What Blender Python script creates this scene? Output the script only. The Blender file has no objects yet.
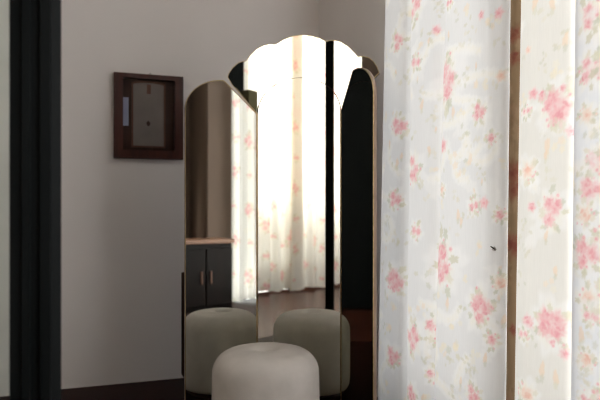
import bpy, bmesh, math, random
import numpy as np
from mathutils import Vector, Matrix

random.seed(7)
sc = bpy.context.scene
COL = sc.collection
F = 600.0            # focal length in pixels
H = 0.96             # eye height
HY = 210.0           # horizon row
R = math.radians

# ------------------------------------------------------------------ helpers
def px_ray(px):
    return (px - 300.0) / F

def row_z(y, depth):
    return H - (y - HY) / F * depth

def link(name, me, mat=None, parent=None):
    o = bpy.data.objects.new(name, me)
    COL.objects.link(o)
    if mat is not None:
        for m in (mat if isinstance(mat, (list, tuple)) else [mat]):
            me.materials.append(m)
    if parent is not None:
        o.parent = parent
    return o

def build(name, bm, mat=None, parent=None, smooth=False):
    bmesh.ops.recalc_face_normals(bm, faces=bm.faces)
    me = bpy.data.meshes.new(name)
    bm.to_mesh(me)
    bm.free()
    if smooth:
        for p in me.polygons:
            p.use_smooth = True
    return link(name, me, mat, parent)

def tag(o, label=None, cat=None, group=None, kind=None):
    if label: o['label'] = label
    if cat: o['category'] = cat
    if group: o['group'] = group
    if kind: o['kind'] = kind
    return o

def empty(name, loc, rz=0.0, parent=None):
    o = bpy.data.objects.new(name, None)
    o.empty_display_size = 0.1
    COL.objects.link(o)
    o.location = loc
    o.rotation_euler = (0, 0, rz)
    if parent: o.parent = parent
    return o

def add_box(bm, c, s, rz=0.0):
    m = Matrix.Translation(Vector(c)) @ Matrix.Rotation(rz, 4, 'Z') @ Matrix.Diagonal((s[0], s[1], s[2], 1))
    return bmesh.ops.create_cube(bm, size=1.0, matrix=m)['verts']

def bevel_all(bm, w, seg=2):
    bmesh.ops.bevel(bm, geom=list(bm.edges), offset=w, segments=seg, affect='EDGES', profile=0.6)

def add_prism_xz(bm, pts, y0, y1):
    """outline in x,z extruded from y0 to y1"""
    a = [bm.verts.new((p[0], y0, p[1])) for p in pts]
    b = [bm.verts.new((p[0], y1, p[1])) for p in pts]
    bm.faces.new(a)
    bm.faces.new(b[::-1])
    n = len(pts)
    for i in range(n):
        j = (i + 1) % n
        bm.faces.new((a[i], b[i], b[j], a[j]))

def add_prism_xy(bm, pts, z0, z1):
    a = [bm.verts.new((p[0], p[1], z0)) for p in pts]
    b = [bm.verts.new((p[0], p[1], z1)) for p in pts]
    bm.faces.new(a[::-1])
    bm.faces.new(b)
    n = len(pts)
    for i in range(n):
        j = (i + 1) % n
        bm.faces.new((a[i], a[j], b[j], b[i]))

def inset_poly(pts, d):
    """move every edge of a counter-clockwise outline inward by d"""
    area = sum(pts[i][0]*pts[(i+1) % len(pts)][1] - pts[(i+1) % len(pts)][0]*pts[i][1] for i in range(len(pts)))
    sgn = 1 if area > 0 else -1
    out = []
    n = len(pts)
    for i in range(n):
        p0, p1, p2 = Vector(pts[i-1]), Vector(pts[i]), Vector(pts[(i+1) % n])
        e1 = (p1-p0).normalized(); e2 = (p2-p1).normalized()
        n1 = Vector((-e1.y, e1.x))*sgn; n2 = Vector((-e2.y, e2.x))*sgn
        b = n1 + n2
        k = d / max(0.45, 1.0 + n1.dot(n2)) 
        q = p1 + b*k
        out.append((q.x, q.y))
    return out

def add_ring_xz(bm, outer, inner, y0, y1):
    n = len(outer)
    oa = [bm.verts.new((p[0], y0, p[1])) for p in outer]
    ob = [bm.verts.new((p[0], y1, p[1])) for p in outer]
    ia = [bm.verts.new((p[0], y0, p[1])) for p in inner]
    ib = [bm.verts.new((p[0], y1, p[1])) for p in inner]
    for i in range(n):
        j = (i+1) % n
        bm.faces.new((oa[i], oa[j], ia[j], ia[i]))
        bm.faces.new((ob[i], ib[i], ib[j], ob[j]))
        bm.faces.new((oa[i], ob[i], ob[j], oa[j]))
        bm.faces.new((ia[i], ia[j], ib[j], ib[i]))

# ------------------------------------------------------------------ materials
def principled(name, col, rough=0.6, metal=0.0, spec=0.5):
    m = bpy.data.materials.new(name)
    m.use_nodes = True
    b = m.node_tree.nodes['Principled BSDF']
    b.inputs['Base Color'].default_value = (*col, 1)
    b.inputs['Roughness'].default_value = rough
    b.inputs['Metallic'].default_value = metal
    b.inputs['Specular IOR Level'].default_value = spec
    return m

def noisy(m, c1, c2, scale=(8, 8, 8), detail=4, bump=0.0, bump_scale=60.0, bump_dist=0.002):
    nt = m.node_tree; N = nt.nodes; L = nt.links
    b = N['Principled BSDF']
    tc = N.new('ShaderNodeTexCoord'); mp = N.new('ShaderNodeMapping')
    mp.inputs['Scale'].default_value = scale
    L.new(tc.outputs['Object'], mp.inputs['Vector'])
    no = N.new('ShaderNodeTexNoise'); no.inputs['Scale'].default_value = 1.0
    no.inputs['Detail'].default_value = detail
    L.new(mp.outputs['Vector'], no.inputs['Vector'])
    cr = N.new('ShaderNodeValToRGB')
    cr.color_ramp.elements[0].position = 0.3; cr.color_ramp.elements[0].color = (*c1, 1)
    cr.color_ramp.elements[1].position = 0.7; cr.color_ramp.elements[1].color = (*c2, 1)
    L.new(no.outputs['Fac'], cr.inputs['Fac'])
    L.new(cr.outputs['Color'], b.inputs['Base Color'])
    if bump > 0:
        n2 = N.new('ShaderNodeTexNoise'); n2.inputs['Scale'].default_value = bump_scale
        n2.inputs['Detail'].default_value = 3
        L.new(tc.outputs['Object'], n2.inputs['Vector'])
        bp = N.new('ShaderNodeBump'); bp.inputs['Strength'].default_value = bump
        bp.inputs['Distance'].default_value = bump_dist
        L.new(n2.outputs['Fac'], bp.inputs['Height'])
        L.new(bp.outputs['Normal'], b.inputs['Normal'])
    return m

M = {}
M['wall'] = noisy(principled('wall_plaster', (.5, .46, .43), .9, spec=.2), (.79, .75, .73), (.84, .80, .78), (1.5, 1.5, 1.5), 3, .15, 90)
M['ceiling'] = noisy(principled('ceiling_plaster', (.6, .58, .55), .9), (.58, .56, .53), (.64, .62, .6), (2, 2, 2))
M['white_paint'] = noisy(principled('white_paint', (.8, .82, .76), .5), (.78, .81, .74), (.82, .84, .78), (3, 3, 3))
M['black'] = noisy(principled('black_lacquer', (.003, .004, .004), .5, spec=.1), (.002, .003, .003), (.005, .006, .006), (20, 20, 2))
M['dark_wood'] = noisy(principled('dark_wood', (.035, .013, .008), .45, spec=.3), (.022, .009, .006), (.05, .018, .01), (25, 25, 2.5), 6)
M['olive'] = noisy(principled('olive_brown_wood', (.1, .085, .04), .5, spec=.2), (.08, .068, .03), (.12, .1, .05), (20, 20, 3), 5)
M['umber'] = noisy(principled('umber_wood', (.012, .006, .005), .5, spec=.1), (.004, .0025, .002), (.008, .004, .003), (20, 20, 3), 5)
M['red_wood'] = noisy(principled('red_brown_wood', (.085, .022, .012), .35), (.036, .009, .006), (.075, .018, .010), (30, 30, 4), 6)
M['brown_wall'] = noisy(principled('brown_panelling', (.2, .15, .12), .8), (.16, .12, .095), (.24, .18, .145), (1.2, 1.2, .6), 4)
M['dark_panel'] = noisy(principled('dark_panelling', (.07, .05, .04), .7, spec=.2), (.08, .056, .042), (.12, .083, .063), (1.2, 1.2, .6), 4)
M['lit_top_wood'] = noisy(principled('lit_orange_wood', (.3, .13, .06), .45), (.13, .055, .025), (.2, .09, .045), (3, 30, 30), 5)
M['stool'] = noisy(principled('stool_fabric', (.6, .56, .5), .95, spec=.15), (.565, .53, .495), (.64, .60, .565), (14, 14, 14), 5, .35, 420, .0012)
M['brass'] = noisy(principled('aged_brass', (.52, .4, .22), .32, 1.0), (.42, .31, .16), (.62, .48, .27), (40, 40, 40))
M['edge'] = noisy(principled('tan_edge_banding', (.42, .32, .26), .45, .25), (.36, .27, .22), (.47, .36, .3), (30, 30, 4))
M['taupe'] = noisy(principled('taupe_print', (.15, .125, .11), .6), (.17, .142, .128), (.21, .18, .16), (10, 10, 10))
M['pale_blue'] = noisy(principled('pale_blue_reflection', (.3, .33, .46), .6), (.33, .36, .52), (.39, .42, .58), (10, 10, 10))
M['gilt'] = noisy(principled('dull_gilt', (.12, .06, .035), .4, .3), (.09, .035, .02), (.13, .055, .03), (50, 50, 50))
M['steel'] = noisy(principled('steel', (.4, .38, .36), .35, 1.0), (.36, .34, .32), (.44, .42, .4), (60, 60, 60))
M['insect'] = noisy(principled('insect_shell', (.02, .018, .02), .35), (.012, .012, .014), (.035, .03, .03), (300, 300, 300))

def mirror_mat():
    m = bpy.data.materials.new('mirror_glass'); m.use_nodes = True
    nt = m.node_tree
    for n in list(nt.nodes): nt.nodes.remove(n)
    out = nt.nodes.new('ShaderNodeOutputMaterial')
    g = nt.nodes.new('ShaderNodeBsdfGlossy')
    g.inputs['Color'].default_value = (.85, .86, .80, 1)
    g.inputs['Roughness'].default_value = 0.0
    nt.links.new(g.outputs[0], out.inputs['Surface'])
    return m
M['mirror'] = mirror_mat()

def glass_pane():
    m = bpy.data.materials.new('thin_picture_glass'); m.use_nodes = True
    nt = m.node_tree
    for n in list(nt.nodes): nt.nodes.remove(n)
    out = nt.nodes.new('ShaderNodeOutputMaterial')
    mix = nt.nodes.new('ShaderNodeMixShader')
    t = nt.nodes.new('ShaderNodeBsdfTransparent')
    g = nt.nodes.new('ShaderNodeBsdfGlossy'); g.inputs['Roughness'].default_value = .02
    fr = nt.nodes.new('ShaderNodeFresnel'); ge = nt.nodes.new('ShaderNodeNewGeometry')
    ma = nt.nodes.new('ShaderNodeMath'); ma.operation = 'MULTIPLY_ADD'
    ma.inputs[1].default_value = -.8333; ma.inputs[2].default_value = 1.5
    nt.links.new(ge.outputs['Backfacing'], ma.inputs[0]); nt.links.new(ma.outputs[0], fr.inputs['IOR'])
    nt.links.new(fr.outputs[0], mix.inputs[0])
    nt.links.new(t.outputs[0], mix.inputs[1]); nt.links.new(g.outputs[0], mix.inputs[2])
    nt.links.new(mix.outputs[0], out.inputs['Surface'])
    return m
M['pane'] = glass_pane()

def floor_mat():
    m = principled('floor_boards', (.06, .02, .012), .2, spec=.12)
    nt = m.node_tree; N = nt.nodes; L = nt.links; b = N['Principled BSDF']
    tc = N.new('ShaderNodeTexCoord'); mp = N.new('ShaderNodeMapping')
    mp.inputs['Rotation'].default_value = (0, 0, R(68))
    L.new(tc.outputs['Object'], mp.inputs['Vector'])
    br = N.new('ShaderNodeTexBrick')
    br.inputs['Color1'].default_value = (.11, .034, .02, 1)
    br.inputs['Color2'].default_value = (.14, .045, .026, 1)
    br.inputs['Mortar'].default_value = (.02, .008, .006, 1)
    br.inputs['Scale'].default_value = 1.0
    br.inputs['Mortar Size'].default_value = .0015
    br.inputs['Brick Width'].default_value = 1.8
    br.inputs['Row Height'].default_value = .1
    L.new(mp.outputs['Vector'], br.inputs['Vector'])
    mp2 = N.new('ShaderNodeMapping'); mp2.inputs['Rotation'].default_value = (0, 0, R(68))
    mp2.inputs['Scale'].default_value = (2, 40, 1)
    L.new(tc.outputs['Object'], mp2.inputs['Vector'])
    no = N.new('ShaderNodeTexNoise'); no.inputs['Scale'].default_value = 1; no.inputs['Detail'].default_value = 6
    L.new(mp2.outputs['Vector'], no.inputs['Vector'])
    mx = N.new('ShaderNodeMix'); mx.data_type = 'RGBA'; mx.blend_type = 'MULTIPLY'
    mx.inputs['Factor'].default_value = .5
    L.new(br.outputs['Color'], mx.inputs[6]); L.new(no.outputs['Color'], mx.inputs[7])
    L.new(mx.outputs[2], b.inputs['Base Color'])
    return m
M['floor'] = floor_mat()
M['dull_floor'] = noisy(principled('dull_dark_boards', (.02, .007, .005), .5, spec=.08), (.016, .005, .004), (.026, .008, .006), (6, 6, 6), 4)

def cloth_mat(name, trans=0.62, tint=(1, .965, .9)):
    """printed translucent curtain fabric: the print is a colour attribute, the weave is procedural"""
    m = bpy.data.materials.new(name); m.use_nodes = True
    nt = m.node_tree; N = nt.nodes; L = nt.links
    for n in list(N): N.remove(n)
    out = N.new('ShaderNodeOutputMaterial')
    at = N.new('ShaderNodeAttribute'); at.attribute_name = 'print'
    tc = N.new('ShaderNodeTexCoord'); mp = N.new('ShaderNodeMapping')
    mp.inputs['Scale'].default_value = (220, 220, 18)
    L.new(tc.outputs['Object'], mp.inputs['Vector'])
    no = N.new('ShaderNodeTexNoise'); no.inputs['Scale'].default_value = 1; no.inputs['Detail'].default_value = 2
    L.new(mp.outputs['Vector'], no.inputs['Vector'])
    cr = N.new('ShaderNodeValToRGB')
    cr.color_ramp.elements[0].color = (.93, .93, .93, 1); cr.color_ramp.elements[1].color = (1, 1, 1, 1)
    L.new(no.outputs['Fac'], cr.inputs['Fac'])
    mu = N.new('ShaderNodeMix'); mu.data_type = 'RGBA'; mu.blend_type = 'MULTIPLY'; mu.inputs['Factor'].default_value = 1
    L.new(at.outputs['Color'], mu.inputs[6]); L.new(cr.outputs['Color'], mu.inputs[7])
    t2 = N.new('ShaderNodeMix'); t2.data_type = 'RGBA'; t2.blend_type = 'MULTIPLY'; t2.inputs['Factor'].default_value = 1
    t2.inputs[7].default_value = (*tint, 1)
    L.new(mu.outputs[2], t2.inputs[6])
    d = N.new('ShaderNodeBsdfDiffuse'); t = N.new('ShaderNodeBsdfTranslucent')
    L.new(mu.outputs[2], d.inputs['Color']); L.new(t2.outputs[2], t.inputs['Color'])
    mix = N.new('ShaderNodeMixShader'); mix.inputs[0].default_value = trans
    L.new(d.outputs[0], mix.inputs[1]); L.new(t.outputs[0], mix.inputs[2])
    L.new(mix.outputs[0], out.inputs['Surface'])
    return m
M['cloth'] = cloth_mat('floral_curtain_cotton', .225, (.99, .98, .96))
M['gap_shade'] = cloth_mat('gap_shade_cotton', .08)  # cloth of the gap strip, shade put into its brown colour
M['cloth_warm'] = cloth_mat('floral_curtain_cotton_warm', .5, (1, .95, .85))
M['cloth_thin'] = cloth_mat('floral_curtain_cotton_thin', .9, (1, .985, .94))

# ------------------------------------------------------------------ room
K = Vector((.118, 3.71))
PHL, PHR = R(19.5), R(24.0)
E1 = Vector((math.cos(PHL), math.sin(PHL)))       # along the picture wall, to the right
NF = Vector((math.sin(PHL), -math.cos(PHL)))      # its normal, into the room
E2 = Vector((math.sin(PHR), -math.cos(PHR)))      # along the curtain wall, towards the viewer
NR = Vector((-math.cos(PHR), -math.sin(PHR)))     # its normal, into the room
LD = Vector((.37, -.93)).normalized()             # along the far-side window wall, backwards
LN = Vector((-LD.y, LD.x))                        # = into the room
if LN.x < 0: LN = -LN
L0 = Vector((-2.35, -.4)) - LN*.16
FL = Vector((-3.62, 2.39))
J1 = K + E2*4.42
J2 = J1 + Vector((-.66, -.05))
BR = J2 + E2*4.2
BL = L0 + LD*5.0
CEIL = 3.65
T = .14

def struct(o, label=None):
    o['kind'] = 'structure'
    return o

def ccw(pts):
    a = sum(pts[i][0]*pts[(i+1) % len(pts)][1]-pts[(i+1) % len(pts)][0]*pts[i][1] for i in range(len(pts)))
    return pts if a > 0 else pts[::-1]

foot = ccw([FL - E1*.0, K + E1*.2 - NF*.15, J1 - NR*.14 , J2 - NR*.14 , BR - NR*.14, BL, L0 - LD*3.3])
bm = bmesh.new(); add_prism_xy(bm, [(p.x, p.y) for p in foot], -.06, -.004)
struct(build('floor', bm, M['floor']))
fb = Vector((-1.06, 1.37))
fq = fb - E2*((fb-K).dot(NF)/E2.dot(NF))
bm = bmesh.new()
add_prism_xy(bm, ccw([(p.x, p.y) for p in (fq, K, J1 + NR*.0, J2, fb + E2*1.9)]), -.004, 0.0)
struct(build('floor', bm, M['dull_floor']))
bm = bmesh.new(); add_prism_xy(bm, [(p.x, p.y) for p in foot], CEIL, CEIL+.06)
struct(build('ceiling', bm, M['ceiling']))

def wall_seg(bm, A, D, N_, t0, t1, z0, z1, th=T):
    """a piece of wall from A+D*t0 to A+D*t1; room side on the line, thickness outwards"""
    p = [A+D*t0, A+D*t1, A+D*t1-N_*th, A+D*t0-N_*th]
    add_prism_xy(bm, ccw([(q.x, q.y) for q in p]) , z0, z1)

LF = (FL-K).length
bm = bmesh.new(); wall_seg(bm, K + E1*.0, -E1, NF, -.16, LF+.2, 0, CEIL)
struct(build('wall_front', bm, M['wall']))

# curtain wall with its window opening (curtained only where in view)
RW = dict(t0=.98, t1=4.2, z0=.1, z1=3.5)      # window behind the near curtains; unseen bare stretch added for light
RV = dict(t0=.02, t1=.36, z0=.3, z1=3.4)        # window further back along the same wall
bm = bmesh.new()
wall_seg(bm, K, E2, NR, 0, RW['t0'], 0, CEIL)
wall_seg(bm, K, E2, NR, RW['t0'], RW['t1'], 0, RW['z0'])
wall_seg(bm, K, E2, NR, RW['t0'], RW['t1'], RW['z1'], CEIL)
wall_seg(bm, K, E2, NR, RW['t1'], 4.42, 0, CEIL)
struct(build('wall_right', bm, M['wall']))
bm = bmesh.new()
wall_seg(bm, J2, E2, NR, 0.06, 4.2, 0, CEIL)
struct(build('wall_side', bm, M['dark_panel']))
bm = bmesh.new()
JD = (J2-J1).normalized(); JN = Vector((JD.y, -JD.x))
if JN.y < 0: JN = -JN
wall_seg(bm, J1, JD, JN, -.1, RV['t0'], 0, CEIL, .06)
wall_seg(bm, J1, JD, JN, RV['t0'], RV['t1'], RV['z1'], CEIL, .06)
wall_seg(bm, J1, JD, JN, RV['t1'], (J2-J1).length, 0, CEIL, .06)
struct(build('wall_end', bm, M['dark_panel']))

LW = dict(t0=.1, t1=1.98, z0=.14, z1=3.55)
bm = bmesh.new()
wall_seg(bm, L0, LD, LN, -3.3, LW['t0'], 0, CEIL)
wall_seg(bm, L0, LD, LN, LW['t0'], LW['t1'], 0, LW['z0'])
wall_seg(bm, L0, LD, LN, LW['t0'], LW['t1'], LW['z1'], CEIL)
wall_seg(bm, L0, LD, LN, LW['t1'], 5.0, 0, CEIL)
struct(build('wall_left', bm, M['dark_panel']))

bd = (BR-BL).normalized(); bn = Vector((-bd.y, bd.x))
if bn.y < 0: bn = -bn
bm = bmesh.new(); wall_seg(bm, BL, bd, bn, -.2, (BR-BL).length+.2, 0, CEIL)
struct(build('wall_back', bm, M['brown_wall']))

bm = bmesh.new(); wall_seg(bm, L0 - LN*1.0, LD, LN, -2.0, 4.5, -.06, 1.9)
struct(build('added_sun_blocker', bm, M['ceiling']))  # unseen parapet, added to shade the lower part of the left window
# added panel, blocks left-curtain light from the wall beside the mirror
bm = bmesh.new(); add_box(bm, (-1.19, 1.5, .91), (.38, .1, 1.82), R(8))
struct(build('added_light_blocker', bm, M['olive']))
# window frames
def window(name, A, D, N_, W, stiles):
    bm = bmesh.new()
    off = -N_*.07
    def bar(ta, tb, za, zb, d=.05):
        c = A + D*((ta+tb)/2) + off
        add_box(bm, (c.x, c.y, (za+zb)/2), (tb-ta, d, zb-za), math.atan2(D.y, D.x))
    e = .045
    bar(W['t0'], W['t0']+e, W['z0'], W['z1']); bar(W['t1']-e, W['t1'], W['z0'], W['z1'])
    bar(W['t0']+e, W['t1']-e, W['z0'], W['z0']+e); bar(W['t0']+e, W['t1']-e, W['z1']-e, W['z1'])
    for s, w in stiles:
        bar(s-w/2, s+w/2, W['z0']+e, W['z1']-e)
    o = struct(build(name, bm, M['dark_wood']))
    bm = bmesh.new()
    c = A + D*((W['t0']+W['t1'])/2) + off
    add_box(bm, (c.x, c.y, (W['z0']+W['z1'])/2), (W['t1']-W['t0']-2*e, .004, W['z1']-W['z0']-2*e), math.atan2(D.y, D.x))
    build('pane', bm, M['pane'], o)
    return o

# baseboard + pale door at the far left behind the black post
S1 = 1.70
bm = bmesh.new()
for s, w, za, zb, d in [(S1+.05, .1, 0, 2.1, .035), (S1+1.0, .1, 0, 2.1, .035)]:
    c = K - E1*s + NF*(d/2)
    add_box(bm, (c.x, c.y, (za+zb)/2), (w, d, zb-za), PHL)
c = K - E1*(S1+.525) + NF*.0175
add_box(bm, (c.x, c.y, 2.15), (1.05, .035, .1), PHL)
door = struct(build('door_1', bm, M['white_paint']))
bm = bmesh.new()
c = K - E1*(S1+.525) + NF*.012
add_box(bm, (c.x, c.y, 1.05), (.85, .024, 2.1), PHL)
build('door_leaf', bm, M['white_paint'], door)

# black moulded post in the near left, floor to ceiling
pc = Vector((-.535, 1.215)); pa = R(28)
w = .096
prof = [(-w/2, 0), (-w/2, .012), (-.028, .014), (-.026, .019), (-.012, .019), (-.010, .013), (.006, .013), (.008, .020), (.026, .020), (.028, .014), (w/2, .010), (w/2, 0)]
prof = [(x, -y+.008) for x, y in prof]
bm = bmesh.new(); add_prism_xy(bm, ccw(prof), 0, CEIL)
o = struct(build('trim_1', bm, M['black'])); o.location = (pc.x, pc.y, 0); o.rotation_euler = (0, 0, pa)

# ------------------------------------------------------------------ picture on the wall
def on_front(px, y):
    a = px_ray(px)
    d = Vector((a, 1.0))
    s = K.dot(NF)/d.dot(NF)
    P = d*s
    return (P-K).dot(E1), row_z(y, s), s
u0, zt, s0 = on_front(113.5, 73); u1, zt1, s1 = on_front(182.5, 78)
_, zb, _ = on_front(113, 158)
_, zb1, _ = on_front(182, 160.5)
pw = u1-u0; zt = (zt+zt1)/2; zb = (zb+zb1)/2; ph = zt-zb
pcn = K + E1*((u0+u1)/2)
pic = empty('picture_frame', (pcn.x+NF.x*.001, pcn.y+NF.y*.001, zb), PHL)
tag(pic, 'dark reddish wood picture frame hanging on the plain wall', 'picture frame')
def rect(x0, x1, z0, z1): return [(x0, z0), (x1, z0), (x1, z1), (x0, z1)]
fw = pw*.13
bm = bmesh.new()
o_ = rect(-pw/2, pw/2, 0, ph); i_ = rect(-pw/2+fw, pw/2-fw, fw*.95, ph-fw*.55)
add_ring_xz(bm, o_, i_, -.03, 0)
add_ring_xz(bm, inset_poly(o_, .006), [(x*1.02, z) for x, z in i_], -.036, -.03)
build('frame', bm, M['red_wood'], pic)
bm = bmesh.new(); add_prism_xz(bm, i_, -.008, -.004)
build('mount', bm, M['dark_wood'], pic)
# inner arched print with a thin gilt fillet
def X(px): return -pw/2 + pw*(px-113.5)/69.0
def Z(y): return ph*(159-y)/84.0
def arch_pts(x0, x1, z0, z1, rise, n=14):
    pts = [(x0, z0), (x1, z0)]
    for k in range(n+1):
        a = math.pi*k/n
        pts.append(((x0+x1)/2 + (x1-x0)/2*math.cos(a), z1-rise + rise*math.sin(a)))
    return pts
ap = arch_pts(X(132.5), X(163), Z(146), Z(83), .014)
ao = [(x + (0.009 if x > (ap[0][0]+ap[1][0])/2 else -.009), z + (.009 if z > ph/2 else -.009)) for x, z in ap]
bm = bmesh.new(); add_prism_xz(bm, ap, -.011, -.009); build('print', bm, M['taupe'], pic)
bm = bmesh.new(); add_ring_xz(bm, ao, ap, -.014, -.008); build('fillet', bm, M['gilt'], pic)
bm = bmesh.new()
em = [(X(147.5)+.011*(1+.18*math.sin(5*a))*math.cos(a), Z(123.5)+.014*(1+.15*math.cos(4*a))*math.sin(a)) for a in [2*math.pi*k/20 for k in range(20)]]
add_prism_xz(bm, em, -.0125, -.011); e_ = build('emblem', bm, M['dark_wood'], pic); e_['label'] = 'small dark emblem in the middle of the print'
bm = bmesh.new(); add_prism_xz(bm, rect(X(146), X(150), Z(94), Z(84.5)), -.0125, -.011); build('ornament', bm, M['gilt'], pic)
bm = bmesh.new(); add_prism_xz(bm, rect(X(122.5), X(128), Z(126.5), Z(98.5)), -.0105, -.008)  # pale patch painted as a window reflection in the glass
o = build('reflection_patch', bm, M['pale_blue'], pic); o['label'] = 'painted pale blue reflection at the left of the print'
bm = bmesh.new(); add_prism_xz(bm, [(x*.995, z) for x, z in i_], -.020, -.018); build('glass', bm, M['pane'], pic)
bm = bmesh.new()
bmesh.ops.create_cone(bm, cap_ends=True, segments=10, radius1=.004, radius2=.004, depth=.03, matrix=Matrix.Translation((0.006, -.013, ph+.005)) @ Matrix.Rotation(R(90), 4, 'X'))
build('nail', bm, M['steel'], pic)

# ------------------------------------------------------------------ three-fold dressing mirror
AL = Vector((-.2016, 2.813)); AR = Vector((.1857, 2.721))
CM = (AL+AR)/2
TC = (AR-AL).normalized(); NC = Vector((TC.y, -TC.x))     # NC points to the viewer
HW = (AR-AL).length/2
cang = math.atan2(TC.y, TC.x)
mir = empty('dressing_mirror', (CM.x, CM.y, 0), cang)
tag(mir, 'tall three-panel dressing mirror with scalloped crown standing in the corner', 'mirror')

def on_centre(px, y):
    d = Vector((px_ray(px), 1.0))
    s = CM.dot(NC)/d.dot(NC)
    return ((d*s-CM).dot(TC), row_z(y, s))

def curve_px(l): return [on_centre(*p) for p in l]
ZS = 1.412                         # spring height (hinge top)
lobes = curve_px([
    (372, 80), (379.3, 72.7), (376.9, 66.5), (373.2, 60.8), (368.5, 57.2), (362.5, 55.8), (358.2, 56.4),
    (354, 51.9), (348, 46), (341, 41.6), (334.5, 40), (329, 40.2), (326, 41.2),
    (319.5, 37.7), (310, 35.2), (301, 34.6), (292, 36), (284, 39), (277.5, 42.9), (275, 44.1),
    (269.5, 43.7), (263.5, 45.1), (256.5, 48.7), (250.2, 54.6), (245.8, 60.7), (243.5, 60.8),
    (238, 62.8), (232.5, 67.6), (228.5, 73.5), (227.4, 77), (232, 85)])
zb0 = .03
outline = [(-HW, zb0), (HW, zb0), (HW, ZS)] + lobes + [(-HW, ZS)]
bm = bmesh.new(); add_prism_xz(bm, outline, .006, .026)
build('centre_back_panel', bm, M['dark_wood'], mir)
bm = bmesh.new(); add_ring_xz(bm, outline, inset_poly(outline, .0022), .0005, .006)
build('centre_edge_trim', bm, M['brass'], mir)
# glass: arched lower pane and scalloped crown, divided by a hairline
n = 40
AB = .158
arch_in = [(HW*math.cos(math.pi*k/n), ZS+AB*math.sin(math.pi*k/n)) for k in range(n+1)]
g = .0011
low = [(-HW+.004, zb0+.004), (HW-.004, zb0+.004)] + [((HW-.004-g)*math.cos(math.pi*k/n), ZS+(AB-g)*math.sin(math.pi*k/n)) for k in range(n+1)]
bm = bmesh.new(); add_prism_xz(bm, low, .0015, .0055); build('arched_mirror', bm, M['mirror'], mir)
li = inset_poly(outline, .0027)[3:-1]
crown = li + [(-HW+.001, ZS+.004)] + [((HW)*math.cos(math.pi*k/n), ZS+(AB+g)*math.sin(math.pi*k/n)) for k in range(n-1, 0, -1)] + [(HW-.001, ZS+.004)]
bm = bmesh.new(); add_prism_xz(bm, crown, .0015, .0055); build('crown_mirror', bm, M['mirror'], mir)

WW0 = .335
def wing_outline(WW):
    pts = [(0, zb0), (WW, zb0), (WW, 1.425)]
    for k in range(1, 19):
        a = math.pi/2*k/18
        pts.append((.160+(WW-.160)*math.cos(a), 1.415+.143*math.sin(a)))
    pts += [(.150, 1.552), (0, ZS)]
    return pts
def make_wing(side, hinge, ang, th, label):
    """local x from the hinge outward; mirror face on the viewer's side"""
    root = empty('wing_panel', (0, 0, 0), 0)
    ol = wing_outline(WW0 if side < 0 else .395)
    if side < 0: ol = [(-x, z) for x, z in ol]
    bm = bmesh.new(); add_prism_xz(bm, ol, .004, th)
    me_o = build('wing_panel', bm, [M['dark_wood'], M['edge']], None)
    bpy.data.objects.remove(root)
    for p in me_o.data.polygons:                    # sides carry the tan edge banding
        if abs(p.normal.y) < .5: p.material_index = 1
    me_o.parent = mir
    inv = Matrix.Rotation(-cang, 3, 'Z')
    loc = inv @ Vector((hinge.x-CM.x, hinge.y-CM.y, 0))
    me_o.location = loc
    me_o.rotation_euler = (0, 0, ang-cang)
    me_o['label'] = label
    bm = bmesh.new(); add_ring_xz(bm, ol, inset_poly(ol, .0035), -.0005, .004); build('edge_trim', bm, M['brass'], me_o)
    bm = bmesh.new(); add_prism_xz(bm, inset_poly(ol, .0042), .0005, .0038); build('wing_mirror', bm, M['mirror'], me_o)
    return me_o
LWA = R(18.5)
make_wing(-1, AL, LWA, .022, 'left mirror wing with arched outer corner')
RWD = Vector((math.sin(R(14.6)), -math.cos(R(14.6))))
make_wing(1, AR, math.atan2(RWD.y, RWD.x), .015, 'right mirror wing turned almost edge on')
for sx in (-1, 1):
    for z in (.25, .8, 1.3):
        bm = bmesh.new()
        bmesh.ops.create_cone(bm, cap_ends=True, segments=12, radius1=.004, radius2=.004, depth=.06, matrix=Matrix.Translation((sx*(HW+.003), .012, z)))
        build('hinge', bm, M['brass'], mir, True)
bm = bmesh.new(); add_box(bm, (0, .09, .015), (2*HW+.1, .2, .03)); bevel_all(bm, .004); build('base', bm, M['dark_wood'], mir)
# dark brace board standing out behind the left wing
bm = bmesh.new()
def loc_of(px, depth):
    P = Vector((px_ray(px)*depth, depth)) - CM
    return P.dot(TC), P.dot(-NC)
bx, by = loc_of(181.3, 2.93)
pts = rect(bx, -.12, 0.13, .655)
pts = [(bx+.02, .13), (-.1, .13), (-.1, .655), (bx, .655), (bx, .16)]
add_prism_xz(bm, ccw(pts), by, by+.02)
add_box(bm, (-.13, (by+.026)/2, .39), (.03, by-.026, .5))
build('back_brace', bm, M['dark_wood'], mir)

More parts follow.
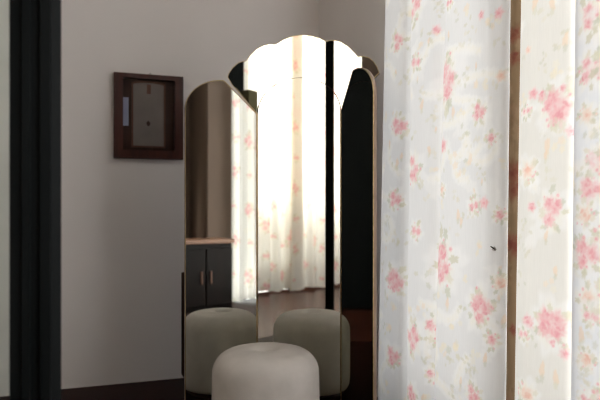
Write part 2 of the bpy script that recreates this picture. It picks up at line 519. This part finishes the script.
# ------------------------------------------------------------------ round stool
ST = Vector((-.134, 2.35)); SR = .2095; SH = .43
st = empty('pouf_stool', (ST.x, ST.y, 0))
tag(st, 'round beige fabric pouf stool in front of the mirror', 'stool')
prof = [(0, .022), (SR-.03, .022), (SR-.012, .028), (SR-.004, .045), (SR, .08), (SR+.001, .2), (SR, .305)]
rr = .085
for k in range(1, 10):
    a = math.pi/2*k/9
    prof.append((SR-rr+rr*math.cos(a), .325+.088*math.sin(a)))
prof += [(.1, .419), (.075, .421), (.06, .4195), (.045, .412), (.03, .400), (.016, .388), (0, .385)]
def lathe(bm, prof, seg=72, lobes_=None):
    rings = []
    for r, z in prof:
        if r < 1e-6: rings.append([bm.verts.new((0, 0, z))])
        else: rings.append([bm.verts.new((r*math.cos(2*math.pi*k/seg), r*math.sin(2*math.pi*k/seg), z)) for k in range(seg)])
    for a, b in zip(rings, rings[1:]):
        for k in range(seg):
            j = (k+1) % seg
            q = [a[k % len(a)], a[j % len(a)], b[j % len(b)], b[k % len(b)]]
            q = list(dict.fromkeys(q))
            if len(q) > 2: bm.faces.new(q)
bm = bmesh.new(); lathe(bm, prof); build('padded_body', bm, M['stool'], st, True)
bm = bmesh.new(); lathe(bm, [(0, .382), (.014, .386), (.0135, .393), (.009, .397), (0, .398)], 24)
build('tuft_button', bm, M['stool'], st, True)
bm = bmesh.new(); lathe(bm, [(0, 0), (SR-.035, 0), (SR-.03, .004), (SR-.03, .022), (0, .022)], 64)
build('plinth', bm, M['dark_wood'], st, True)

# ------------------------------------------------------------------ curtain print
class Print:
    def __init__(s, width, z0, z1, res=.002, base=(.86, .86, .865), seed=1, vine=True):
        s.res = res; s.z0 = z0; s.w = width
        s.nx = int(width/res)+2; s.nz = int((z1-z0)/res)+2
        s.a = np.empty((s.nz, s.nx, 3), np.float32); s.a[:] = base
        s.rng = random.Random(seed)
        s.cream = (.90, .855, .74)
    def stamp(s, cx, cz, rx, rz, rot, col, alpha, soft=.35, wob=.22, lob=5):
        res = s.res; m = max(rx, rz)*1.45
        i0 = max(0, int((cx-m)/res)); i1 = min(s.nx, int((cx+m)/res)+2)
        k0 = max(0, int((cz-m-s.z0)/res)); k1 = min(s.nz, int((cz+m-s.z0)/res)+2)
        if i1 <= i0 or k1 <= k0: return
        x = (np.arange(i0, i1)*res-cx)[None, :]; z = (np.arange(k0, k1)*res+s.z0-cz)[:, None]
        c, n_ = math.cos(rot), math.sin(rot)
        u = (x*c+z*n_)/rx; v = (-x*n_+z*c)/rz
        r = np.sqrt(u*u+v*v); th = np.arctan2(v, u)
        p1, p2 = s.rng.uniform(0, 6.3), s.rng.uniform(0, 6.3)
        e = 1+wob*np.sin(lob*th+p1)*.6+wob*.4*np.sin((lob*2+1)*th+p2)
        w_ = np.clip((e-r)/(soft*.5)+.12, 0, 1)*alpha
        a = s.a[k0:k1, i0:i1]
        a += (np.array(col, np.float32)-a)*w_[..., None]
    def rose(s, cx, cz, r, strength=1.0, hue=0):
        g = s.rng
        pinks = [((.86, .45, .48), (.80, .33, .38), (.88, .66, .66)),
                 ((.86, .52, .55), (.80, .33, .38), (.90, .70, .69)),
                 ((.88, .66, .56), (.84, .50, .40), (.90, .78, .70)),
                 ((.22, .085, .06), (.17, .05, .04), (.23, .12, .08))][hue]  # last set: rose tones dimmed for the shaded gap strip
        s.stamp(cx, cz, r*1.25, r*1.2, g.uniform(0, 3), pinks[2], .6*strength, .9, .25, 5)
        s.stamp(cx, cz, r*.9, r*.85, g.uniform(0, 3), pinks[0], .55*strength, .7, .3, 5)
        for k in range(6):
            a = g.uniform(0, 6.3); q = g.uniform(.25, .7)*r
            s.stamp(cx+q*math.cos(a), cz+q*math.sin(a), r*.42, r*.2, a+1.57, g.choice(pinks), .6*strength, .6, .2, 3)
        s.stamp(cx, cz, r*.33, r*.3, 0, pinks[1], .55*strength, .7, .2, 3)
    def leaf(s, cx, cz, l, ang, strength=.6):
        col = s.rng.choice([(.66, .64, .50), (.72, .70, .56), (.62, .63, .52), (.78, .74, .63)])
        s.stamp(cx, cz, l, l*.6, ang, col, strength, .6, .28, 5)
    def vine(s, cx, cz, n, step, ang, wdt=.013):
        g = s.rng; x, z, a = cx, cz, ang; cur = g.uniform(-.25, .25)
        for k in range(n):
            s.stamp(x, z, wdt*2.2, wdt*1.9, a, (.88, .878, .865), .4, .6, .3, 3)
            s.stamp(x, z, wdt*g.uniform(.8, 1.5), wdt, a, s.cream, .36, .9, .3, 3)
            if k % 4 == 2:
                s.leaf(x+g.uniform(-.02, .02), z+g.uniform(-.02, .02), g.uniform(.008, .014), g.uniform(0, 3), .38)
            x += step*math.cos(a); z += step*math.sin(a); a += cur
            if g.random() < .12: cur = g.uniform(-.3, .3)
    def cluster(s, cx, cz, size, n=3, strength=1.0, hue=0, tall=1.0):
        g = s.rng
        s.stamp(cx, cz, size*1.75, size*1.65*tall, g.uniform(0, 3), (.89, .888, .88), .6, .5, .2, 5)
        s.stamp(cx, cz, size*1.25, size*1.25*tall, 0, s.cream, .4, .8, .25, 5)
        for k in range(11):
            a = g.uniform(0, 6.3); q = size*g.uniform(.75, 1.35)
            s.leaf(cx+q*math.cos(a), cz+q*math.sin(a)*tall, size*g.uniform(.26, .46), a+g.uniform(-.6, .6), .75*strength)
        for k in range(n):
            a = 6.3*k/max(1, n)+g.uniform(-.4, .4); q = 0 if n == 1 else size*.48
            s.rose(cx+q*math.cos(a), cz+q*math.sin(a)*tall, size*(g.uniform(.42, .6) if n > 1 else .7), strength, hue)
        for k in range(5):
            a = g.uniform(0, 6.3); q = size*g.uniform(.8, 1.2)
            s.rose(cx+q*math.cos(a), cz+q*math.sin(a)*tall, size*g.uniform(.09, .16), strength*.9, g.choice([hue, 1]))
    def bud(s, cx, cz, l):
        s.stamp(cx, cz, l*.45, l, s.rng.uniform(-.3, .3), (.87, .68, .50), .6, .6, .2, 3)
        s.leaf(cx, cz-l, l*.6, 1.4, .5)
    def vines(s, per):
        g = s.rng
        for k in range(int(s.w*per)):
            s.vine(g.uniform(0, s.w), g.uniform(s.z0, s.z0+s.nz*s.res), g.randint(10, 26), .012, g.uniform(0, 6.3))
    def filler(s, per):
        g = s.rng; h = s.nz*s.res
        for k in range(int(s.w*h*per)):
            x, z = g.uniform(0, s.w), g.uniform(s.z0, s.z0+h)
            q = g.random()
            if q < .45:
                for j in range(g.randint(3, 6)):
                    s.leaf(x+g.gauss(0, .014), z+g.gauss(0, .014), g.uniform(.007, .015), g.uniform(0, 3.1), g.uniform(.25, .55))
            elif q < .7:
                for j in range(g.randint(2, 4)):
                    s.stamp(x+g.gauss(0, .012), z+g.gauss(0, .012), g.uniform(.008, .018), g.uniform(.008, .016), g.uniform(0, 3), g.choice([(.88, .80, .62), (.88, .75, .60), (.86, .82, .70)]), .5, .6, .25, 5)
            elif q < .85:
                s.bud(x, z, g.uniform(.01, .018))
            else:
                s.stamp(x, z, g.uniform(.03, .07), g.uniform(.02, .05), g.uniform(0, 3), (.88, .875, .86), .6, .8, .25, 4)
    def sample(s, u, z):
        i = np.clip(u/s.res, 0, s.nx-1.001); k = np.clip((z-s.z0)/s.res, 0, s.nz-1.001)
        i0 = i.astype(int); k0 = k.astype(int); fi = (i-i0)[..., None]; fk = (k-k0)[..., None]
        a = s.a
        return (a[k0, i0]*(1-fi)*(1-fk)+a[k0, i0+1]*fi*(1-fk)+a[k0+1, i0]*(1-fi)*fk+a[k0+1, i0+1]*fi*fk)

def catmull(pts, per=8):
    P = [np.array(p, float) for p in pts]
    P = [2*P[0]-P[1]] + P + [2*P[-1]-P[-2]]
    out = []
    for i in range(1, len(P)-2):
        p0, p1, p2, p3 = P[i-1:i+3]
        for k in range(per):
            t = k/per
            out.append(.5*((2*p1)+(-p0+p2)*t+(2*p0-5*p1+4*p2-p3)*t*t+(-p0+3*p1-3*p2+p3)*t**3))
    out.append(P[-2])
    return np.array(out)

def resample(xy, step):
    d = np.r_[0, np.cumsum(np.hypot(*np.diff(xy[:, :2], axis=0).T))]
    n_ = max(2, int(d[-1]/step)+1)
    s = np.linspace(0, d[-1], n_)
    return np.stack([np.interp(s, d, xy[:, k]) for k in range(xy.shape[1])], 1), s

def grid_mesh(name, X_, Y_, Z_, colr, mat, thick=0.0):
    nz, nx = X_.shape
    me = bpy.data.meshes.new(name)
    co = np.stack([X_, Y_, Z_], -1).reshape(-1, 3).astype(np.float32)
    idx = np.arange(nz*nx).reshape(nz, nx)
    q = np.stack([idx[:-1, :-1], idx[:-1, 1:], idx[1:, 1:], idx[1:, :-1]], -1).reshape(-1, 4)
    me.vertices.add(len(co)); me.vertices.foreach_set('co', co.ravel())
    me.loops.add(q.size); me.loops.foreach_set('vertex_index', q.ravel().astype(np.int32))
    me.polygons.add(len(q)); me.polygons.foreach_set('loop_start', (np.arange(len(q))*4).astype(np.int32))
    me.polygons.foreach_set('use_smooth', np.ones(len(q), bool))
    me.update(calc_edges=True)
    at = me.color_attributes.new('print', 'FLOAT_COLOR', 'POINT')
    c4 = np.ones((len(co), 4), np.float32); c4[:, :3] = colr.reshape(-1, 3)
    at.data.foreach_set('color', c4.ravel())
    me.validate()
    return link(name, me, mat)

# ---- near curtains on the right-hand wall ------------------------------------
P0 = Vector((.405, 2.7)); CD = Vector((.438, -.899))
def base_depth(px):
    a = px_ray(px)
    t = (2.7*a-.405)/(.438+.899*a)
    return 2.7-.899*t
def lean(px):
    return np.interp(px, [380, 409, 425, 441, 480, 508, 518, 573, 620], [-8, -5, -9, -12, -8, -4.5, -6.5, -4.5, -4])

def near_curtain(name, ctrl, motifs, base, seed, dens, z0=.02, z1=3.6):
    """ctrl: list of (px at the horizon row, metres in front of the rail line)"""
    pd = catmull(ctrl, 8)
    px = pd[:, 0]; dep = np.array([base_depth(p) for p in px])-pd[:, 1]
    xy = np.stack([(px-300)/F*dep, dep, px, dep], 1)
    rs, s = resample(xy, .003)
    nz = 1100
    zz = np.linspace(z0, z1, nz)
    pr = Print(s[-1], z0, z1, seed=seed, base=base)
    pr.vines(dens)
    pr.filler(dens*1.5)
    if dens == 0:  # brown mottling of the gap strip with painted shade
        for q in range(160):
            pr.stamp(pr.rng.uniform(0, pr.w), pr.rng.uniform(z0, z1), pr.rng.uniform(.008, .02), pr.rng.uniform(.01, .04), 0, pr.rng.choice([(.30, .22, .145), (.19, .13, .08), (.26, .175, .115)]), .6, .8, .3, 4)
    def s_of(p):
        c = np.where(np.abs(rs[:, 2]-p) < 1.2)[0]
        if len(c) == 0: c = np.array([np.argmin(np.abs(rs[:, 2]-p))])
        k = c[np.argmin(rs[c, 3])]
        return s[k], rs[k, 3]
    for mt in motifs:
        kind, p, y, sz = mt[:4]; kw = mt[4] if len(mt) > 4 else {}
        pp = p - lean(p)*(y-200)/400.0            # the folds lean a little
        u, d = s_of(pp)
        zc = row_z(y, d)
        per = kw.pop('per', .715) if kw else .715
        for rep in (-2, -1, 0, 1, 2):
            if rep and not kw.get('rep', False): continue
            z_ = zc + rep*.715
            k2 = {a: b for a, b in kw.items() if a != 'rep'}
            szm = sz*d/F
            if kind == 'c': pr.cluster(u, z_, szm, **k2)
            elif kind == 'r': pr.rose(u, z_, szm, **k2)
            elif kind == 'b': pr.bud(u, z_, szm)
            elif kind == 'l':
                for q in range(6):
                    pr.leaf(u+pr.rng.uniform(-1, 1)*szm, z_+pr.rng.uniform(-1, 1)*szm, szm*.35, pr.rng.uniform(0, 3), .5)
    PX, Z_ = np.meshgrid(rs[:, 2], zz); D, _ = np.meshgrid(rs[:, 3], zz); S_, _ = np.meshgrid(s, zz)
    y_im = HY + F*(H-Z_)/D
    k = np.clip((y_im-200)/400, -.8, .7)
    rng = np.random.default_rng(seed)
    sway = .0025*np.sin(Z_*3.1+S_*9+seed)+.0015*np.sin(Z_*7.3+S_*23)
    DD = D + sway
    PP = PX + lean(PX)*k
    ob = grid_mesh(name, (PP-300)/F*DD, DD, Z_, pr.sample(S_, Z_), M['cloth'])
    return ob, rs

WHITE = (.80, .80, .80)
c1 = [(390, -.085), (385, -.06), (382, -.02), (382, .01), (386, .035), (393, .045), (400, .03), (405, .005), (409, -.005), (411, .0), (410, .02), (409.2, .038), (411, .055),
      (418, .062), (428, .056), (436, .03), (440.5, .012), (442, .02), (441, .038), (440, .052), (442, .07),
      (450, .08), (465, .074), (480, .086), (486, .082), (495, .078), (503, .066), (507.6, .052), (508.3, .04), (508.1, .03)]
c1b = [(506.9, .026), (506.9, .0), (507.3, -.018), (510, -.027), (513, -.03), (516.5, -.031), (518.5, -.033), (519.8, -.036)]
m1 = [('c', 396, 42, 9, dict(n=3)), ('c', 397, 126, 10, dict(n=3)), ('c', 393, 200, 9, dict(n=3)), ('c', 393, 281, 12, dict(n=4)), ('c', 391, 356, 9, dict(n=3)),
      ('l', 400, 80, 9), ('l', 398, 240, 9), ('b', 396, 163, 5), ('l', 385, 330, 7),
      ('c', 413, 6, 11, dict(n=3, tall=1.6)), ('c', 415, 62, 8, dict(n=2)), ('c', 412, 168, 11, dict(n=3, tall=1.4)), ('c', 415, 231, 8, dict(n=2)), ('c', 412, 338, 13, dict(n=4, tall=1.2)), ('c', 411, 394, 9, dict(n=3)),
      ('b', 421, 105, 6), ('l', 425, 35, 9), ('l', 424, 190, 10), ('b', 428, 150, 5), ('l', 422, 280, 12), ('l', 424, 365, 9),
      ('c', 445, 80, 16, dict(n=4, tall=1.5)), ('b', 452, 112, 6), ('r', 442, 146, 7), ('l', 449, 60, 9), ('l', 462, 78, 9), ('c', 441, 190, 6, dict(n=1, hue=2)),
      ('c', 440, 264, 17, dict(n=4, tall=1.4)), ('b', 446, 303, 6), ('c', 434, 328, 10, dict(n=2, tall=1.3)), ('l', 455, 355, 12), ('l', 465, 362, 8), ('c', 433, 375, 8, dict(n=2, hue=1)),
      ('r', 436, 30, 5, dict(hue=1)), ('l', 440, 10, 7), ('c', 448, 3, 6, dict(n=2)),
      ('r', 480, 15, 5, dict(hue=1)), ('r', 498, 13, 6), ('l', 470, 25, 9), ('c', 478, 111, 10, dict(n=3)), ('c', 490, 138, 7, dict(n=1)), ('l', 500, 78, 11), ('r', 500, 76, 6, dict(hue=2)), ('l', 462, 135, 10),
      ('c', 473, 206, 8, dict(n=2)), ('r', 483, 203, 6), ('c', 499, 215, 7, dict(n=1)), ('l', 467, 215, 8), ('b', 457, 215, 6), ('l', 480, 175, 7),
      ('c', 479, 309, 14, dict(n=4, tall=1.3)), ('c', 491, 340, 8, dict(n=1)), ('l', 464, 310, 9), ('b', 484, 358, 6), ('c', 500, 283, 9, dict(n=1, hue=2)), ('c', 471, 394, 10, dict(n=3)), ('l', 455, 395, 9), ('b', 503, 320, 6)]
m1b = [('r', 513, 35, 7), ('r', 513, 58, 6, dict(hue=0)), ('r', 514, 172, 10), ('r', 513, 190, 8), ('r', 513, 245, 10), ('r', 513, 330, 5, dict(hue=2)), ('l', 513, 110, 7), ('l', 513, 300, 8), ('l', 513, 370, 8)]
cur1, rs1 = near_curtain('curtain', c1, m1, WHITE, 3, 60)
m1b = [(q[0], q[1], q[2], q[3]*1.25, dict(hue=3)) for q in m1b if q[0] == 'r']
gap_strip, rs1b = near_curtain('shaded_gap_strip', c1b, m1b, (.24, .172, .108), 8, 0)  # brown base stands for the shade between the folds
gap_strip.data.materials[0] = M['gap_shade']
gap_strip.parent = cur1; gap_strip['label'] = 'rose-print cloth strip in the gap, its brown shade painted'
tag(cur1, 'wide pale rose-print curtain right beside the mirror', 'curtain', 'floral curtains along the right wall')

c2 = [(520.5, -.008), (519.4, -.004), (518.6, .002), (518.2, .01), (518, .035), (520, .056), (526, .068), (535, .064), (546, .072), (556, .07), (566, .064), (573, .05), (579, .035), (585, .022), (594, .012)]
m2 = [('c', 554, 107, 18, dict(n=4)), ('r', 533, 94, 6), ('r', 541, 96, 6), ('c', 525, 112, 7, dict(n=2, hue=1)), ('r', 562, 88, 4), ('r', 571, 131, 6, dict(hue=1)), ('b', 546, 146, 9), ('l', 560, 125, 9),
      ('c', 526, 171, 11, dict(n=1, hue=2)), ('c', 549, 212, 13, dict(n=3, tall=1.3)), ('r', 531, 207, 5), ('r', 557, 203, 5), ('l', 524, 225, 8), ('b', 545, 155, 6), ('b', 555, 271, 6), ('b', 545, 236, 6),
      ('c', 550, 325, 19, dict(n=5)), ('r', 527, 322, 7), ('c', 522, 334, 7, dict(n=2, hue=1)), ('l', 530, 345, 9), ('r', 564, 354, 6, dict(hue=1)), ('b', 541, 370, 9), ('b', 555, 378, 8), ('c', 526, 394, 11, dict(n=1, hue=2)),
      ('b', 534, 3, 8), ('b', 551, 4, 8), ('l', 562, 40, 10), ('b', 565, 40, 8), ('l', 540, 60, 8), ('r', 527, 50, 4, dict(hue=2))]
cur2, rs2 = near_curtain('curtain', c2, m2, (.80, .785, .745), 5, 40)
tag(cur2, 'creamy rose-print curtain right of the brown shadowed gap', 'curtain', 'floral curtains along the right wall')

c3 = [(586, .062), (580, .065), (575, .073), (573.2, .082), (575, .098), (582, .106), (592, .108), (606, .1), (622, .08), (640, .05), (655, .04), (672, .07), (695, .1), (720, .08)]
m3 = [('c', 592, 15, 17, dict(n=3)), ('c', 588, 70, 15, dict(n=3, hue=1)), ('r', 598, 68, 9), ('c', 586, 115, 10, dict(n=1, hue=2)), ('l', 592, 140, 12), ('c', 596, 163, 13, dict(n=3)), ('c', 590, 189, 14, dict(n=3)), ('l', 580, 170, 10),
      ('c', 584, 215, 12, dict(n=1, hue=2)), ('c', 584, 254, 16, dict(n=3)), ('r', 595, 254, 9), ('c', 588, 300, 14, dict(n=1, hue=2)), ('c', 590, 315, 10, dict(n=2)), ('b', 580, 335, 9), ('c', 585, 360, 10, dict(n=1, hue=2)), ('l', 592, 382, 13), ('l', 580, 392, 9), ('c', 586, 400, 9, dict(n=2))]
for p in range(612, 716, 26):
    for y in range(-160, 560, 80):
        m3.append(('c', p, y+random.uniform(-20, 20), 16, dict(n=3)))
cur3, rs3 = near_curtain('curtain', c3, m3, (.82, .84, .87), 11, 60)
tag(cur3, 'bluish-white rose-print curtain at the right edge of the view', 'curtain', 'floral curtains along the right wall')

# wall position of the gap strip with painted shade; window frames
k = np.argmin(np.abs(rs1b[:, 2]-513))
gp = Vector((rs1b[k, 0], rs1b[k, 1]))
tg = (gp-K).dot(E2); dg = (gp-K).dot(NR)
print('gap: along wall', tg, 'off wall', dg)
wr = window('window_1', K, E2, NR, RW, [])
window('window_2', J1, JD, JN, RV, [])
window('window_3', L0, LD, LN, LW, [((LW['t0']+LW['t1'])/2, .05)])
# ---- curtains seen only in the mirror ------------------------------------------
def far_curtain(name, A, B, folds, amp, seed, z0, z1, mat, res=.008, period=.715, gather=1.25, off=0.0):
    A = Vector(A); B = Vector(B); D = (B-A); Ln = D.length; D.normalize(); Nn = Vector((-D.y, D.x))
    n_ = int(Ln*gather/res*1.2); t = np.linspace(0, 1, n_)
    rng = np.random.default_rng(seed)
    ph = rng.uniform(0, 6.3, 4)
    disp = amp*(np.sin(2*math.pi*folds*t+ph[0])+.35*np.sin(2*math.pi*folds*1.7*t+ph[1])+.2*np.sin(2*math.pi*folds*2.9*t+ph[2]))
    xy = np.stack([A.x+D.x*Ln*t+Nn.x*disp, A.y+D.y*Ln*t+Nn.y*disp], 1)
    rs, s = resample(xy, res)
    zz = np.linspace(z0, z1, int((z1-z0)/res))
    pr = Print(s[-1], z0, z1, res=.005, seed=seed, base=(.86, .855, .845)); pr.vines(20)
    g = random.Random(seed)
    u = .05
    while u < s[-1]:
        ph_ = g.uniform(0, .7)
        for r_ in range(-1, 5):
            pr.cluster(u, ph_+r_*period, g.uniform(.045, .065), n=g.choice([3, 4]), tall=1.3)
            pr.cluster(u+g.uniform(-.04, .04), ph_+(r_+.5)*period, g.uniform(.03, .045), n=2)
        u += g.uniform(.13, .2)
    Xg, Zg = np.meshgrid(rs[:, 0], zz); Yg, _ = np.meshgrid(rs[:, 1], zz); Sg, _ = np.meshgrid(s, zz)
    flare = 1+.25*(1-(Zg-z0)/(z1-z0))
    mx = A.x+D.x*Ln*(Sg/s[-1]); my = A.y+D.y*Ln*(Sg/s[-1])
    Xg = mx+(Xg-mx)*flare; Yg = my+(Yg-my)*flare
    Zg = Zg + (1-(Zg-z0)/(z1-z0))*.012*np.sin(Sg*11+seed)
    return grid_mesh(name, Xg, Yg, Zg, pr.sample(Sg, Zg), mat)
LA = Vector((-2.35, -.4))
lc1 = far_curtain('curtain', LA - LD*.05, LA + LD*.83, 5, .028, 21, .02, 3.6, M['cloth_warm'])
tag(lc1, 'sunlit rose-print curtain reflected at the left of the centre mirror', 'curtain', 'sunlit curtains across the room')
lc2 = far_curtain('curtain', LA + LD*.645 + LN*.09, LA + LD*1.86 + LN*.09, 6, .026, 22, .02, 3.6, M['cloth_warm'])
hem = far_curtain('folded_hem', LA + LD*.65 + LN*.145, LA + LD*.81 + LN*.145, 1.0, .004, 24, .03, 3.6, M['cloth_warm'], gather=1.02)
hem.parent = lc2
tag(lc2, 'sunlit rose-print curtain reflected behind the black bar in the mirror', 'curtain', 'sunlit curtains across the room')
rc = far_curtain('curtain', (1.45, -.2), (1.86, -.15), 2.8, .028, 23, .02, 3.6, M['cloth_thin'])
tag(rc, 'rose-print curtain reflected in the left mirror wing', 'curtain')

# rails carrying the curtains (above the view)
def rail(A, B, z, label):
    A = Vector(A); B = Vector(B); c = (A+B)/2; d = B-A
    bm = bmesh.new(); add_box(bm, (c.x, c.y, z), (d.length, .035, .03), math.atan2(d.y, d.x))
    o = build('curtain_rail', bm, M['steel'])
    return struct(o)

# ------------------------------------------------------------------ furniture seen only in the mirror
def cabinet(name, c, s, rz, mat, doors, label, cat):
    root = empty(name, (c[0], c[1], 0), rz)
    tag(root, label, cat)
    bm = bmesh.new(); add_box(bm, (0, 0, s[2]/2), s); bevel_all(bm, .006); build('body', bm, mat, root)
    for k in range(doors):
        w_ = s[0]/doors
        x = -s[0]/2+w_*(k+.5)
        bm = bmesh.new(); add_box(bm, (x, -s[1]/2-.01, s[2]/2), (w_-.012, .02, s[2]-.1)); bevel_all(bm, .004)
        d = build('door', bm, mat, root)
        bm = bmesh.new(); add_box(bm, (x+(w_/2-.05)*(1 if k % 2 == 0 else -1), -s[1]/2-.028, s[2]*.5), (.015, .016, .12)); bevel_all(bm, .003)
        build('handle', bm, M['gilt'], d)
    return root
wc = LA - LD*1.12 + LN*.13
cabinet('wardrobe', (wc.x, wc.y), (1.8, .5, 3.55), math.atan2(LN.y, LN.x)+math.pi/2, M['black'], 3,
        'tall black wardrobe reflected at the crown mirror\'s left lobe', 'wardrobe')
sb = cabinet('sideboard', (.97, -.06), (.58, .32, .64), math.pi, M['umber'], 2,
        'low dark wooden sideboard, its lit top painted orange-brown, reflected in the left mirror wing', 'sideboard')
bm = bmesh.new(); add_box(bm, (0, -.01, .66), (.61, .36, .04)); bevel_all(bm, .008); build('top', bm, M['lit_top_wood'], sb)  # orange-brown colour stands for the light falling on the top

# ------------------------------------------------------------------ insect on the curtain
kk = [i for i in range(len(rs1)) if abs(rs1[i, 2]-493.5) < 1.5]
ki = kk[int(np.argmin(rs1[kk, 3]))]
dd = rs1[ki, 3]-.006
ins = empty('insect', ((493-300)/F*dd, dd, row_z(248, dd)), R(-20))
ins.rotation_euler = (0, R(35), R(-25))
tag(ins, 'tiny dark insect clinging to the wide curtain near its right edge', 'insect')
bm = bmesh.new(); bmesh.ops.create_uvsphere(bm, u_segments=12, v_segments=8, radius=1, matrix=Matrix.Diagonal((.011, .0028, .0028, 1)))
build('body', bm, M['insect'], ins, True)
for sgn in (-1, 1):
    bm = bmesh.new(); bmesh.ops.create_uvsphere(bm, u_segments=10, v_segments=6, radius=1, matrix=Matrix.Translation((.006, -.002, sgn*.004)) @ Matrix.Rotation(sgn*.35, 4, 'Y') @ Matrix.Diagonal((.008, .0008, .002, 1)))
    build('wing', bm, M['steel'], ins, True)

# ------------------------------------------------------------------ light
w = bpy.data.worlds.new('World'); sc.world = w; w.use_nodes = True
bg = w.node_tree.nodes['Background']
bg.inputs['Color'].default_value = (.972, .985, .99, 1)
bg.inputs['Strength'].default_value = 1.0

nt = w.node_tree
tcw = nt.nodes.new('ShaderNodeTexCoord')
dp = nt.nodes.new('ShaderNodeVectorMath'); dp.operation = 'DOT_PRODUCT'; dp.inputs[1].default_value = (-.55, -.835, 0)
nt.links.new(tcw.outputs['Generated'], dp.inputs[0])
mr = nt.nodes.new('ShaderNodeMapRange'); mr.inputs['From Min'].default_value = -.1; mr.inputs['From Max'].default_value = .9
mr.inputs['To Min'].default_value = 4.0; mr.inputs['To Max'].default_value = 5.8
nt.links.new(dp.outputs['Value'], mr.inputs['Value'])
nt.links.new(mr.outputs['Result'], bg.inputs['Strength'])

def portal(A, D, N_, W):
    ld = bpy.data.lights.new('window_portal', 'AREA')
    ld.shape = 'RECTANGLE'; ld.size = W['t1']-W['t0']; ld.size_y = W['z1']-W['z0']
    ld.cycles.is_portal = True
    o = bpy.data.objects.new('window_portal', ld); COL.objects.link(o)
    c = A + D*((W['t0']+W['t1'])/2) - N_*.02
    o.location = (c.x, c.y, (W['z0']+W['z1'])/2)
    o.rotation_euler = Vector((N_.x, N_.y, 0)).to_track_quat('-Z', 'Y').to_euler()
portal(K, E2, NR, RW); portal(J1, JD, JN, RV); portal(L0, LD, LN, LW)

sun = bpy.data.lights.new('sun', 'SUN'); sun.energy = 23.0; sun.color = (1, .965, .91); sun.angle = R(22)
so = bpy.data.objects.new('sun', sun); COL.objects.link(so)
sd_ = (Vector((LN.x, LN.y, 0))*1.0 + Vector((LD.x, LD.y, 0))*.25 + Vector((0, 0, -.75))).normalized()
so.rotation_euler = sd_.to_track_quat('-Z', 'Y').to_euler()

# ------------------------------------------------------------------ camera
cd = bpy.data.cameras.new('camera'); cam = bpy.data.objects.new('camera', cd); COL.objects.link(cam)
cd.sensor_width = 36; cd.lens = 36.0*F/600
cd.shift_y = (HY-200)/600
cam.location = (0, 0, H); cam.rotation_euler = (R(90), 0, 0)
cd.clip_start = .02
cd.dof.use_dof = True; cd.dof.focus_distance = 2.1; cd.dof.aperture_fstop = 2.6
sc.camera = cam

sc.view_settings.view_transform = 'Standard'
sc.view_settings.look = 'None'
sc.view_settings.exposure = 0.2
sc.view_settings.gamma = 1.0
sc.view_settings.use_curve_mapping = False
sc.cycles.use_denoising = True
sc.cycles.filter_width = 1.1
sc.cycles.max_bounces = 14
sc.cycles.diffuse_bounces = 6
sc.cycles.glossy_bounces = 8
sc.cycles.transmission_bounces = 8
sc.cycles.transparent_max_bounces = 12
sc.cycles.sample_clamp_indirect = 10
